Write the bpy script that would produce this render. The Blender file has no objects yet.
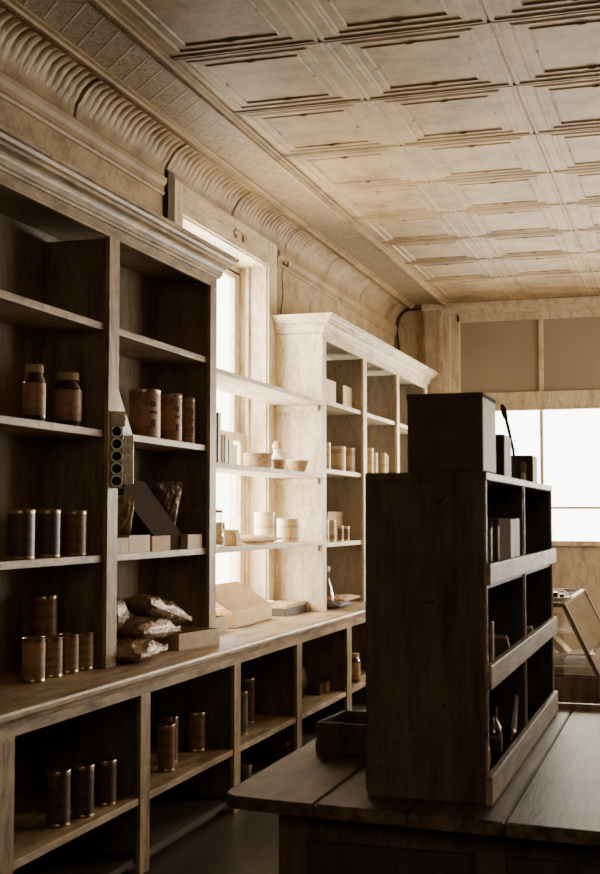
import bpy, bmesh, math, random
from math import pi, sin, cos, radians
from mathutils import Vector, Matrix, noise
random.seed(7)
S = bpy.context.scene
COL = S.collection

# ------------------------------------------------------------------ materials
def srgb(r, g, b):
    def c(v):
        v /= 255.0
        return v / 12.92 if v <= 0.04045 else ((v + 0.055) / 1.055) ** 2.4
    return (c(r), c(g), c(b), 1)

def new_mat(name):
    m = bpy.data.materials.new(name); m.use_nodes = True
    nt = m.node_tree
    return m, nt, nt.nodes['Principled BSDF']

def ramp(nt, stops, interp='LINEAR'):
    r = nt.nodes.new('ShaderNodeValToRGB'); r.color_ramp.interpolation = interp
    el = r.color_ramp.elements
    while len(el) < len(stops): el.new(0.5)
    for e, (p, c) in zip(el, stops):
        e.position = p; e.color = c
    return r

def noise_tex(nt, scale, detail=5, rough=0.6, vec=(1, 1, 1), loc=(0, 0, 0), dist=0.0, rot=(0, 0, 0)):
    tc = nt.nodes.new('ShaderNodeTexCoord'); mp = nt.nodes.new('ShaderNodeMapping')
    mp.inputs['Scale'].default_value = vec; mp.inputs['Location'].default_value = loc; mp.inputs['Rotation'].default_value = rot
    n = nt.nodes.new('ShaderNodeTexNoise')
    n.inputs['Scale'].default_value = scale; n.inputs['Detail'].default_value = detail
    n.inputs['Roughness'].default_value = rough; n.inputs['Distortion'].default_value = dist
    nt.links.new(tc.outputs['Object'], mp.inputs['Vector']); nt.links.new(mp.outputs['Vector'], n.inputs['Vector'])
    return n

def mix(nt, fac, a, b, mode='MIX'):
    m = nt.nodes.new('ShaderNodeMix'); m.data_type = 'RGBA'; m.blend_type = mode
    for s, v in ((m.inputs[0], fac), (m.inputs[6], a), (m.inputs[7], b)):
        if hasattr(v, 'is_linked') or hasattr(v, 'links'): nt.links.new(v, s)
        else: s.default_value = v
    return m.outputs[2]

def bump(nt, bsdf, h, strength=0.3, dist=0.01, prev=None):
    b = nt.nodes.new('ShaderNodeBump'); b.inputs['Strength'].default_value = strength; b.inputs['Distance'].default_value = dist
    nt.links.new(h, b.inputs['Height'])
    if prev: nt.links.new(prev.outputs[0], b.inputs['Normal'])
    nt.links.new(b.outputs[0], bsdf.inputs['Normal'])
    return b

def worn(name, base, dark, light=None, grain=(1, 1, 1), gscale=18, patch=2.2, rough=0.6, amt=0.5, bs=0.25, spots=0.0, spec=0.3):
    """painted or bare board: streaks along one axis, big patches, specks"""
    m, nt, b = new_mat(name)
    light = light or base
    g = noise_tex(nt, gscale, 6, 0.65, grain)
    gr = ramp(nt, [(0.34, dark), (0.52, base), (0.72, light)])
    nt.links.new(g.outputs['Fac'], gr.inputs['Fac'])
    p = noise_tex(nt, patch, 6, 0.7, (1, 1, 1), (3, 1, 7))
    pr = ramp(nt, [(0.38, (amt, amt, amt, 1)), (0.6, (0, 0, 0, 1))])
    nt.links.new(p.outputs['Fac'], pr.inputs['Fac'])
    c = mix(nt, pr.outputs['Color'], gr.outputs['Color'], dark)
    if spots:
        s = noise_tex(nt, 26, 3, 0.5, (1, 1, 1), (11, 5, 2))
        sr = ramp(nt, [(0.68, (0, 0, 0, 1)), (0.75, (spots, spots, spots, 1))])
        nt.links.new(s.outputs['Fac'], sr.inputs['Fac'])
        c = mix(nt, sr.outputs['Color'], c, (dark[0]*.35, dark[1]*.35, dark[2]*.35, 1))
    fn = noise_tex(nt, gscale*4.5, 5, .75, grain, (5, 9, 1)); fr_ = ramp(nt, [(.36, (.62, .58, .54, 1)), (.52, (1, 1, 1, 1))])
    nt.links.new(fn.outputs['Fac'], fr_.inputs['Fac'])
    c = mix(nt, .8, c, fr_.outputs['Color'], 'MULTIPLY')
    nt.links.new(c, b.inputs['Base Color'])
    b.inputs['Roughness'].default_value = rough
    b.inputs['Specular IOR Level'].default_value = spec
    b1 = bump(nt, b, g.outputs['Fac'], bs, 0.004)
    bump(nt, b, fn.outputs['Fac'], bs, 0.002, b1)
    return m

def plain(name, col, rough=0.6, metal=0.0, var=0.15, scale=30, spec=0.4, bmp=.12, bd=.003):
    m, nt, b = new_mat(name)
    n = noise_tex(nt, scale, 4, 0.6)
    d = (col[0]*(1-var*2), col[1]*(1-var*2), col[2]*(1-var*2), 1)
    r = ramp(nt, [(0.3, d), (0.65, col)]); nt.links.new(n.outputs['Fac'], r.inputs['Fac'])
    nt.links.new(r.outputs['Color'], b.inputs['Base Color'])
    b.inputs['Roughness'].default_value = rough; b.inputs['Metallic'].default_value = metal
    b.inputs['Specular IOR Level'].default_value = spec
    bump(nt, b, n.outputs['Fac'], bmp, bd)
    return m

def label_mat(name, paper, ink, bands=9.0, seed=0.0, rough=0.45):
    """printed paper wrapper: horizontal bands plus unreadable blotches of print"""
    m, nt, b = new_mat(name)
    tc = nt.nodes.new('ShaderNodeTexCoord')
    sx = nt.nodes.new('ShaderNodeSeparateXYZ'); nt.links.new(tc.outputs['Object'], sx.inputs[0])
    mu = nt.nodes.new('ShaderNodeMath'); mu.operation = 'MULTIPLY'; mu.inputs[1].default_value = bands * 12
    nt.links.new(sx.outputs['Z'], mu.inputs[0])
    si = nt.nodes.new('ShaderNodeMath'); si.operation = 'SINE'; nt.links.new(mu.outputs[0], si.inputs[0])
    br = ramp(nt, [(0.45, (0, 0, 0, 1)), (0.9, (0.45, 0.45, 0.45, 1))]); nt.links.new(si.outputs[0], br.inputs['Fac'])
    n = noise_tex(nt, 22, 4, 0.7, (1, 1, 1.6), (seed, seed * 2, seed))
    nr = ramp(nt, [(0.56, (0, 0, 0, 1)), (0.64, (0.6, 0.6, 0.6, 1))]); nt.links.new(n.outputs['Fac'], nr.inputs['Fac'])
    c = mix(nt, br.outputs['Color'], paper, ink)
    c = mix(nt, nr.outputs['Color'], c, ink)
    nt.links.new(c, b.inputs['Base Color']); b.inputs['Roughness'].default_value = rough
    return m

def glass_mat(name, tint=(1, 1, 1, 1), fac=0.12, rough=0.05, edge=.6):
    m = bpy.data.materials.new(name); m.use_nodes = True; nt = m.node_tree; nt.nodes.clear()
    o = nt.nodes.new('ShaderNodeOutputMaterial'); t = nt.nodes.new('ShaderNodeBsdfTransparent'); g = nt.nodes.new('ShaderNodeBsdfGlossy')
    t.inputs[0].default_value = tint; g.inputs['Roughness'].default_value = rough
    lw = nt.nodes.new('ShaderNodeLayerWeight'); lw.inputs[0].default_value = 0.35
    ma = nt.nodes.new('ShaderNodeMath'); ma.operation = 'MULTIPLY_ADD'; ma.inputs[1].default_value = edge; ma.inputs[2].default_value = fac
    nt.links.new(lw.outputs['Facing'], ma.inputs[0])
    mx = nt.nodes.new('ShaderNodeMixShader'); nt.links.new(ma.outputs[0], mx.inputs[0])
    nt.links.new(t.outputs[0], mx.inputs[1]); nt.links.new(g.outputs[0], mx.inputs[2]); nt.links.new(mx.outputs[0], o.inputs[0])
    return m

CREAM = worn('cream_paint', srgb(222, 208, 182), srgb(186, 166, 134), srgb(230, 218, 194), (1, 1, .25), 14, 2.0, .55, .3, .2, .5)
CREAM_Y = worn('cream_paint_long', srgb(222, 208, 182), srgb(184, 164, 132), srgb(230, 218, 194), (1, .2, 1), 16, 2.4, .55, .3, .25, .6)
SHADED_TAN = worn('worn_shaded_cream', srgb(180, 156, 122), srgb(104, 82, 56), srgb(204, 180, 144), (1, 1, .22), 16, 2.2, .5, .5, .3, .7)  # worn cream paint, darkened in colour for the shade it stands in
SHADED_TAN_Y = worn('worn_shaded_cream_long', srgb(180, 156, 122), srgb(102, 80, 54), srgb(204, 180, 144), (1, .18, 1), 18, 2.6, .45, .5, .3, .7)  # lengthwise grain, shade put into the colour as well
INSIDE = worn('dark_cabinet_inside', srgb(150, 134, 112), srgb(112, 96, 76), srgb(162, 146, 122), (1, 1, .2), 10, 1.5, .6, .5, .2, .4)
INSIDE2 = worn('grey_cabinet_inside', srgb(176, 166, 150), srgb(158, 148, 132), srgb(182, 172, 156), (1, 1, .3), 6, 1.5, .6, .4, .1, .2)  # grey paint, lightened in place of haze over the far cabinet
COUNTER = worn('worn_counter_wood', srgb(198, 174, 140), srgb(110, 86, 62), srgb(220, 200, 168), (1, .12, 1), 20, 3.0, .45, .55, .4, .8, .5)
LOWIN = worn('lower_cupboard_inside', srgb(118, 104, 88), srgb(78, 66, 54), srgb(128, 114, 96), (1, .3, .3), 8, 1.5, .6, .5, .2)  # colour lightened to stand in for haze in the cupboards
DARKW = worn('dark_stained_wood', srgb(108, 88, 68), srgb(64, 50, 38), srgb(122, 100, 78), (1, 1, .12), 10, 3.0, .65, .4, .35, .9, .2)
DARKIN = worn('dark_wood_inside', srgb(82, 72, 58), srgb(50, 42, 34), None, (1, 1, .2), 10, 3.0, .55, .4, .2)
RAIL = worn('scuffed_pale_wood', srgb(176, 150, 116), srgb(112, 86, 60), srgb(192, 166, 132), (1, .1, 1), 30, 5, .5, .5, .4, .4)
TABLE = worn('worn_table_wood', srgb(122, 98, 74), srgb(56, 42, 30), srgb(146, 120, 92), (1, .1, 1), 22, 4, .5, .7, .6, 1.0, .2)
WALL = worn('old_wall_paint', srgb(176, 154, 120), srgb(138, 114, 82), srgb(186, 164, 130), (1, 1, 1), 7, 1.6, .6, .3, .2, .35)
BACKW = worn('back_wall_paint', srgb(206, 188, 160), srgb(180, 160, 132), srgb(212, 196, 170), (1, 1, .4), 5, 1.2, .6, .3, .1)
PANEL = plain('grey_tan_transom', srgb(158, 144, 126), .6, 0, .03, 2)  # opaque grey-tan panels in one nearly even tone
FLOOR = worn('floor_boards', srgb(78, 64, 49), srgb(48, 38, 28), None, (1, .1, 1), 14, 2, .4, .5, .3)
FRONT = plain('front_plaster', srgb(110, 94, 74), .8, 0, .1, 3)  # even tone, chosen for how much light it bounces
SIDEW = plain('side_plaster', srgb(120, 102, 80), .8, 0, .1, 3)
RUST = plain('rusted_iron', srgb(60, 44, 32), .6, .3, .25, 40)
BLACKM = plain('black_metal', srgb(40, 33, 28), .2, .5, .2, 20)
TINM = plain('dull_tin', srgb(170, 150, 120), .28, .9, .15, 30)
PALET = plain('pale_tin', srgb(214, 196, 160), .35, .2, .1, 30)
CARD = plain('pale_cardboard', srgb(222, 196, 156), .7, 0, .06, 20)
CARDT = plain('tan_cardboard', srgb(196, 158, 114), .7, 0, .1, 20)
KRAFT = plain('kraft_board', srgb(196, 168, 130), .6, 0, .15, 30)
WHITEP = plain('white_paper', srgb(238, 228, 210), .6, 0, .04, 20)
DARKC = plain('dark_card', srgb(92, 76, 60), .85, 0, .15, 16, .1)
GREYB = plain('grey_box_board', srgb(84, 74, 64), .6, 0, .15, 30)
GLASS = glass_mat('clear_glass', (.93, .9, .84, 1), .08)
PANE = glass_mat('window_glass', (1, 1, .99, 1), .02, .02, .08)
JARGL = glass_mat('dark_jar_glass', (.55, .48, .38, 1), .12, .1)
FOIL = plain('crinkled_brown_foil', srgb(158, 130, 98), .26, .15, .25, 22, .5, 1.0, .02)
DKFOIL = plain('crinkled_dark_wrap', srgb(128, 106, 80), .24, .15, .25, 22, .5, 1.0, .02)
SILVER = plain('silver_blister', srgb(246, 238, 220), .25, .1, .08, 60, .9, .2, .004)
CERAM = plain('glazed_ceramic', srgb(232, 220, 196), .3, 0, .06, 14)
WICK = plain('woven_straw', srgb(176, 148, 110), .7, 0, .3, 90)
BRUSH = plain('dark_bristle', srgb(50, 38, 32), .7, 0, .2, 50)
GREENT = label_mat('green_label', srgb(104, 112, 92), srgb(48, 54, 46), 3, 3)
LABELS = [label_mat('label_%s' % n, p, k, bb, sd) for n, p, k, bb, sd in (
    ('tan', srgb(176, 136, 96), srgb(92, 56, 38), 3, 1), ('brown', srgb(128, 92, 62), srgb(70, 44, 30), 9, 2),
    ('ochre', srgb(150, 116, 78), srgb(84, 52, 36), 14, 5), ('pale', srgb(214, 194, 152), srgb(150, 120, 84), 6, 8),
    ('darkbrown', srgb(92, 66, 46), srgb(44, 30, 22), 8, 4), ('cream', srgb(196, 172, 134), srgb(122, 90, 60), 4, 9))]
L_TAN, L_BRN, L_OCH, L_PAL, L_DKB, L_CRM = LABELS

# ------------------------------------------------------------------ mesh helpers
def box(bm, x0, x1, y0, y1, z0, z1, bev=0.0):
    t = bmesh.new()
    r = bmesh.ops.create_cube(t, size=1)
    for v in t.verts:
        v.co = Vector(((x0+x1)/2 + v.co.x*abs(x1-x0), (y0+y1)/2 + v.co.y*abs(y1-y0), (z0+z1)/2 + v.co.z*abs(z1-z0)))
    if bev > 0:
        bmesh.ops.bevel(t, geom=t.edges[:], offset=bev, segments=2, affect='EDGES', profile=0.6)
    merge(bm, t)

def merge(bm, t, mat=None):
    if mat is not None: t.transform(mat)
    me = bpy.data.meshes.new('tmp'); t.to_mesh(me); t.free(); bm.from_mesh(me); bpy.data.meshes.remove(me)

def lathe(bm, prof, segs=32, cx=0, cy=0, sx=1, sy=1):
    rings = []
    for (r, z) in prof:
        if r < 1e-5: rings.append([bm.verts.new((cx, cy, z))])
        else: rings.append([bm.verts.new((cx + r*sx*cos(2*pi*k/segs), cy + r*sy*sin(2*pi*k/segs), z)) for k in range(segs)])
    for a, b in zip(rings[:-1], rings[1:]):
        for k in range(segs):
            k2 = (k+1) % segs
            if len(a) == 1 and len(b) == 1: continue
            if len(a) == 1: bm.faces.new((a[0], b[k2], b[k]))
            elif len(b) == 1: bm.faces.new((a[k], a[k2], b[0]))
            else: bm.faces.new((a[k], a[k2], b[k2], b[k]))
    return bm

def prism_y(bm, pts, y0, y1, m0=None, m1=None):
    """extrude an (x,z) outline along y; m0/m1 shift y per point for mitres"""
    m0 = m0 or [0]*len(pts); m1 = m1 or [0]*len(pts)
    a = [bm.verts.new((x, y0+s, z)) for (x, z), s in zip(pts, m0)]
    b = [bm.verts.new((x, y1+s, z)) for (x, z), s in zip(pts, m1)]
    n = len(pts)
    for k in range(n): bm.faces.new((a[k], a[(k+1) % n], b[(k+1) % n], b[k]))
    bm.faces.new(a[::-1]); bm.faces.new(b)

def prism_x(bm, pts, x0, x1):
    a = [bm.verts.new((x0, y, z)) for (y, z) in pts]; b = [bm.verts.new((x1, y, z)) for (y, z) in pts]
    n = len(pts)
    for k in range(n): bm.faces.new((a[k], a[(k+1) % n], b[(k+1) % n], b[k]))
    bm.faces.new(a[::-1]); bm.faces.new(b)

def tube(bm, pts, r, segs=8):
    pts = [Vector(p) for p in pts]; rings = []
    for i, p in enumerate(pts):
        d = (pts[min(i+1, len(pts)-1)] - pts[max(i-1, 0)]).normalized()
        q = d.to_track_quat('Z', 'Y')
        rr = r[i] if isinstance(r, (list, tuple)) else r
        rings.append([bm.verts.new(p + q @ Vector((rr*cos(2*pi*k/segs), rr*sin(2*pi*k/segs), 0))) for k in range(segs)])
    for a, b in zip(rings[:-1], rings[1:]):
        for k in range(segs): bm.faces.new((a[k], a[(k+1) % segs], b[(k+1) % segs], b[k]))
    bm.faces.new(rings[0][::-1]); bm.faces.new(rings[-1])

def obj(name, bm, mat, parent=None, smooth=False, loc=None):
    bmesh.ops.recalc_face_normals(bm, faces=bm.faces[:])
    me = bpy.data.meshes.new(name); bm.to_mesh(me); bm.free()
    me.materials.append(mat)
    if smooth:
        for p in me.polygons: p.use_smooth = True
        try: me.set_sharp_from_angle(angle=radians(40))
        except Exception: pass
    o = bpy.data.objects.new(name, me); COL.objects.link(o)
    if parent: o.parent = parent
    if loc: o.location = loc
    return o

def thing(name, label, cat, loc=(0, 0, 0), rz=0, group=None):
    o = bpy.data.objects.new(name, None); COL.objects.link(o); o.location = loc; o.rotation_euler = (0, 0, rz)
    o.empty_display_size = .05
    o['label'] = label; o['category'] = cat
    if group: o['group'] = group
    return o

def tag(o, label, cat, group=None):
    o['label'] = label; o['category'] = cat
    if group: o['group'] = group
    return o

def struct(o):
    o['kind'] = 'structure'; return o

def part(name, fn, mat, parent, smooth=False):
    bm = bmesh.new(); fn(bm); return obj(name, bm, mat, parent, smooth)

def boxpart(name, dims, mat, parent, bev=0.003):
    bm = bmesh.new(); box(bm, *dims, bev); return obj(name, bm, mat, parent)

# ------------------------------------------------------------------ the room
XW, YB, ZC = -2.96, 12.9, 3.82
XR, YF = 3.3, -1.6
bm = bmesh.new(); box(bm, XW-.3, XR+.2, YF-.2, YB+.2, -.1, 0); struct(obj('floor', bm, FLOOR))
# left wall with a window opening (y 7.02-8.67, z .95-3.45)
bm = bmesh.new()
WY0, WY1, WZ0, WZ1 = 7.02, 8.67, .96, 3.45
box(bm, XW-.28, XW, YF-.2, WY0, 0, ZC+.1); box(bm, XW-.28, XW, WY1, YB+.2, 0, ZC+.1)
box(bm, XW-.28, XW, WY0, WY1, 0, WZ0); box(bm, XW-.28, XW, WY0, WY1, WZ1, ZC+.1)
struct(obj('wall_left', bm, WALL))
bm = bmesh.new(); box(bm, XR, XR+.2, YF-.2, YB+.2, 0, ZC+.1); struct(obj('wall_right', bm, SIDEW))
bm = bmesh.new(); box(bm, XW, XR, YF-.2, YF, 0, ZC+.1); struct(obj('wall_front', bm, FRONT))
# back wall with wide window opening
bm = bmesh.new()
BX0, BX1, BZ0, BZ1 = -2.36, 3.1, 1.33, 3.70
box(bm, XW, BX0, YB, YB+.2, 0, ZC+.1); box(bm, BX1, XR, YB, YB+.2, 0, ZC+.1)
box(bm, BX0, BX1, YB, YB+.2, 0, BZ0); box(bm, BX0, BX1, YB, YB+.2, BZ1, ZC+.1)
struct(obj('wall_back', bm, BACKW))

# pressed tin ceiling : tile relief
CEIL, nt, b = new_mat('pressed_tin_paint')
n1 = noise_tex(nt, 3.0, 6, .7); r1 = ramp(nt, [(.32, srgb(112, 92, 62)), (.5, srgb(152, 128, 92)), (.7, srgb(172, 148, 110))]); nt.links.new(n1.outputs['Fac'], r1.inputs['Fac'])
n2 = noise_tex(nt, 60, 4, .7); r2 = ramp(nt, [(.62, (0, 0, 0, 1)), (.75, (.35, .35, .35, 1))]); nt.links.new(n2.outputs['Fac'], r2.inputs['Fac'])
c = mix(nt, r2.outputs['Color'], r1.outputs['Color'], srgb(110, 82, 52)); nt.links.new(c, b.inputs['Base Color'])
b.inputs['Roughness'].default_value = .55; b.inputs['Specular IOR Level'].default_value = .3
bump(nt, b, n2.outputs['Fac'], .45, .006)

DIAP, nt, b = new_mat('diaper_pattern_tin')
tc = nt.nodes.new('ShaderNodeTexCoord'); sp = nt.nodes.new('ShaderNodeSeparateXYZ'); nt.links.new(tc.outputs['Object'], sp.inputs[0])
def M(op, a, bb=None):
    n = nt.nodes.new('ShaderNodeMath'); n.operation = op
    for i, v in enumerate((a, bb)):
        if v is None: continue
        if isinstance(v, (int, float)): n.inputs[i].default_value = v
        else: nt.links.new(v, n.inputs[i])
    return n.outputs[0]
xs = M('MULTIPLY', sp.outputs['X'], 1.0); ys = M('MULTIPLY', sp.outputs['Y'], 1.0)
d1 = M('ABSOLUTE', M('SINE', M('MULTIPLY', M('ADD', xs, ys), 19.0))); d2 = M('ABSOLUTE', M('SINE', M('MULTIPLY', M('SUBTRACT', xs, ys), 19.0)))
dm = M('MINIMUM', d1, d2)
lr = ramp(nt, [(.0, (1, 1, 1, 1)), (.12, (.8, .8, .8, 1)), (.2, (0, 0, 0, 1))]); nt.links.new(dm, lr.inputs['Fac'])
sc = noise_tex(nt, 30, 5, .75, dist=1.5)
hh = M('ADD', lr.outputs['Color'], M('MULTIPLY', sc.outputs['Fac'], 1.6))
pr = ramp(nt, [(.35, srgb(96, 76, 50)), (.5, srgb(146, 122, 86)), (.65, srgb(172, 146, 108))]); nt.links.new(sc.outputs['Fac'], pr.inputs['Fac'])
nt.links.new(pr.outputs['Color'], b.inputs['Base Color']); b.inputs['Roughness'].default_value = .42
bump(nt, b, hh, .9, .014)

def tile_axis(a, L, offs):
    out = [a + o for o in offs] + [a + L - o for o in reversed(offs)]
    return out
OX = [0, .010, .022, .030, .052, .060, .068, .082, .096, .108, .118, .155, .163, .171, .180]
OY = [0, .008, .018, .026, .030, .033, .036, .048, .064, .076, .086, .130, .138, .146, .154]
OH = [.002, -.007, -.007, 0, 0, 0, 0, 0, -.006, -.006, .001, .001, -.005, .003, .003]   # negative = towards the room
TX0, TLX, TY0, TLY = -2.40, .79, 2.05, .862
bm = bmesh.new()
nx, ny = 7, 13
for i in range(nx):
    xs_ = tile_axis(TX0 + i*TLX, TLX, OX)
    for j in range(ny):
        ys_ = tile_axis(TY0 + j*TLY, TLY, OY)
        if ys_[0] > YB: continue
        N = len(xs_); g = []
        for a in range(N):
            row = []
            for c_ in range(N):
                k = min(a, N-1-a, c_, N-1-c_)
                row.append(bm.verts.new((xs_[a], ys_[c_], ZC + OH[k])))
            g.append(row)
        for a in range(N-1):
            for c_ in range(N-1):
                bm.faces.new((g[a][c_], g[a+1][c_], g[a+1][c_+1], g[a][c_+1]))
        cx, cy = TX0 + (i+.5)*TLX, TY0 + (j+.5)*TLY
        for (px, py, rx, ry) in ((cx, TY0+j*TLY+.138, .03, .012), (cx, TY0+(j+1)*TLY-.138, .03, .012), (TX0+i*TLX+.163, cy, .012, .035), (TX0+(i+1)*TLX-.163, cy, .012, .035), (TX0+i*TLX, TY0+j*TLY, .022, .022)):
            t = bmesh.new(); bmesh.ops.create_icosphere(t, subdivisions=2, radius=1)
            merge(bm, t, Matrix.Translation((px, py, ZC-.006)) @ Matrix.Diagonal((rx*.7, ry*.7, .006, 1)))
# plain backing above and the strip in front of the tiles
box(bm, XW, XR, YF-.1, YB, ZC+.02, ZC+.1)
box(bm, TX0, XR, YF, TY0, ZC, ZC+.03)
struct(obj('ceiling', bm, CEIL))
# embossed border strip
bm = bmesh.new(); box(bm, -2.80, -2.395, YF, YB, ZC-.002, ZC+.018)
o = struct(obj('trim_1', bm, DIAP))

# rope-edged ribs
def rib(x, w, name, beads):
    bm = bmesh.new()
    prism_y(bm, [(x-w, ZC), (x-w, ZC-.012), (x-w*.55, ZC-.014), (x-w*.45, ZC-.028), (x+w*.45, ZC-.028), (x+w*.55, ZC-.014), (x+w, ZC-.012), (x+w, ZC)], YF, YB)
    if beads:
        y = 3.6
        while y < YB:
            t = bmesh.new(); bmesh.ops.create_icosphere(t, subdivisions=1, radius=1)
            merge(bm, t, Matrix.Translation((x, y, ZC-.028)) @ Matrix.Rotation(.5, 4, 'Z') @ Matrix.Diagonal((w*.42, .011, .009, 1)))
            y += .03
    return struct(obj(name, bm, CEIL))
rib(-2.775, .045, 'trim_2', True)
rib(-2.40, .042, 'trim_3', True)

# fluted cove
bm = bmesh.new()
NA = 12; fl = .068; y0, y1 = 3.0, YB
ns = int((y1-y0)/fl*8)
rows = []
for s in range(ns+1):
    y = y0 + (y1-y0)*s/ns
    seam = abs(((y-5.61)/1.15) - round((y-5.61)/1.15)) * 1.15
    row = []
    for a in range(NA+1):
        t = a/NA; th = t*pi/2
        X = -2.785 - .165*cos(th); Z = 3.615 + .2*sin(th)
        amp = .012 if t > .28 else .006
        ph = abs(sin(pi*(y-5.61)/fl + .5*t))**.45
        if t <= .28: ph = .5 + .5*sin(2*pi*(y*2.2)/fl + a*2.1)
        d = amp*ph*min(1, (1.02-t)*5)
        if seam < .012: d -= .012
        d += .006*noise.noise(Vector((X*22, y*22, Z*22)))
        row.append(bm.verts.new((X + d*cos(th), y, Z - d*sin(th))))
    rows.append(row)
for a, b_ in zip(rows[:-1], rows[1:]):
    for k in range(NA): bm.faces.new((a[k], a[k+1], b_[k+1], b_[k]))
struct(obj('trim_4', bm, CEIL, smooth=True))
# moulding under the cove
bm = bmesh.new()
prism_y(bm, [(XW, 3.50), (XW+.012, 3.50), (XW+.018, 3.515), (XW+.012, 3.53), (XW+.014, 3.555), (XW+.03, 3.575), (XW+.034, 3.60), (XW+.018, 3.61), (XW+.012, 3.625), (XW, 3.63)], 3.0, 6.75)
prism_y(bm, [(XW, 3.50), (XW+.012, 3.50), (XW+.018, 3.515), (XW+.012, 3.53), (XW+.014, 3.555), (XW+.03, 3.575), (XW+.034, 3.60), (XW+.018, 3.61), (XW+.012, 3.625), (XW, 3.63)], 8.9, YB)
struct(obj('trim_5', bm, CEIL))

# left window casing, jambs and sashes
win = struct(bpy.data.objects.new('window_1', None)); COL.objects.link(win); win.location = (XW, 7.85, WZ0)
def wbox(name, dims, mat, bev=.004, parent=win):
    bm = bmesh.new(); x0, x1, a, b_, z0, z1 = dims
    box(bm, x0-XW, x1-XW, a-7.85, b_-7.85, z0-WZ0, z1-WZ0, bev)
    return obj(name, bm, mat, parent)
wbox('casing', (XW, XW+.022, 6.89, WY0, WZ0, 3.64), CREAM)
wbox('casing', (XW, XW+.022, WY1, 8.86, WZ0, 3.64), CREAM)
wbox('head_casing', (XW, XW+.02, WY0, WY1, WZ1, 3.64), CREAM_Y)
wbox('jamb', (XW-.27, XW+.004, WY1-.012, WY1+.01, WZ0, WZ1), CREAM)
wbox('jamb', (XW-.27, XW+.004, WY0-.01, WY0+.012, WZ0, WZ1), CREAM)
wbox('head_jamb', (XW-.27, XW+.004, WY0, WY1, WZ1-.012, WZ1+.01), CREAM_Y)
wbox('sill', (XW-.28, XW+.03, WY0-.03, WY1+.03, WZ0-.04, WZ0+.01), CREAM_Y)
wbox('stop_bead', (XW-.15, XW-.125, WY1-.04, WY1-.01, WZ0, WZ1), CREAM)
wbox('stop_bead', (XW-.15, XW-.125, WY0+.01, WY0+.04, WZ0, WZ1), CREAM)
def sash(xa, xb, z0, z1):
    bm = bmesh.new(); xa -= XW; xb -= XW; a, b_ = WY0+.012-7.85, WY1-.012-7.85; z0 -= WZ0; z1 -= WZ0
    box(bm, xa, xb, a, a+.12, z0, z1, .005); box(bm, xa, xb, b_-.12, b_, z0, z1, .005)
    box(bm, xa, xb, a+.1, b_-.1, z1-.06, z1, .005); box(bm, xa, xb, a+.1, b_-.1, z0, z0+.06, .005)
    s = obj('sash', bm, CREAM, win)
    bm = bmesh.new(); box(bm, (xa+xb)/2-.002, (xa+xb)/2+.002, a+.1, b_-.1, z0+.05, z1-.05); obj('pane', bm, PANE, s)
sash(XW-.24, XW-.20, 2.14, WZ1-.05)
sash(XW-.19, XW-.15, WZ0+.01, 2.20)
bm = bmesh.new(); box(bm, XW-.24-XW, XW-.20-XW, WY0-7.85, WY1-7.85, WZ1-.07-WZ0, WZ1-WZ0); obj('head_stop', bm, CREAM, win)

# dark batten on the wall beside the casing, wires and bracket remains
bm = bmesh.new(); box(bm, XW, XW+.03, 6.77, 6.86, 3.05, 3.66, .003); struct(obj('trim_6', bm, RUST))
w = thing('curtain_bracket', 'twisted remains of a small bracket screwed above the left window', 'bracket', (XW+.022, 8.02, 3.53))
bm = bmesh.new(); tube(bm, [(0, -.10, .0), (.01, -.08, .03), (.018, -.04, .02), (.015, 0, .035), (.02, .05, .01), (.015, .10, .03), (.01, .13, .0)], .006); obj('twisted_rod', bm, KRAFT, w, True)
bm = bmesh.new(); box(bm, -.002, .01, -.09, -.05, -.03, .0, .002); obj('mounting_plate', bm, TINM, w); bm = bmesh.new(); box(bm, -.002, .01, .07, .10, -.03, .02, .002); obj('mounting_plate', bm, TINM, w)
bm = bmesh.new(); tube(bm, [(XW+.012, 9.05, 3.52), (XW+.012, 9.0, 3.45), (XW+.01, 9.04, 3.3), (XW+.01, 8.98, 3.15), (XW+.01, 8.96, 3.0)], .004, 6)
tag(obj('loose_wire', bm, RUST, None, True), 'thin loose wire hanging down the wall above the far pale cabinet', 'wire')
w2 = bmesh.new(); tube(w2, [(XW+.03, 8.98, 3.53), (XW+.05, 9.03, 3.51), (XW+.03, 9.10, 3.56)], .007, 6)
tag(obj('wall_hook', w2, RUST, None, True), 'small dark iron hook at the foot of the ceiling cove right of the window', 'hook')
cd = bmesh.new()
cp = [(XW+.05, YB-.02, 3.35), (XW+.03, YB-.02, 3.50), (XW+.035, YB-.02, 3.62)] + [(-2.79-.13*cos(t), YB-.02, 3.63+.15*sin(t)) for t in (.3, .6, .9, 1.2, 1.5)] + [(-2.6, YB-.02, 3.785), (-2.47, YB-.02, 3.785)]
tube(cd, cp, .012, 8)
tag(obj('electrical_conduit', cd, RUST, None, True), 'dark conduit bent around the far ceiling corner above the pale cabinet', 'conduit')

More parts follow.
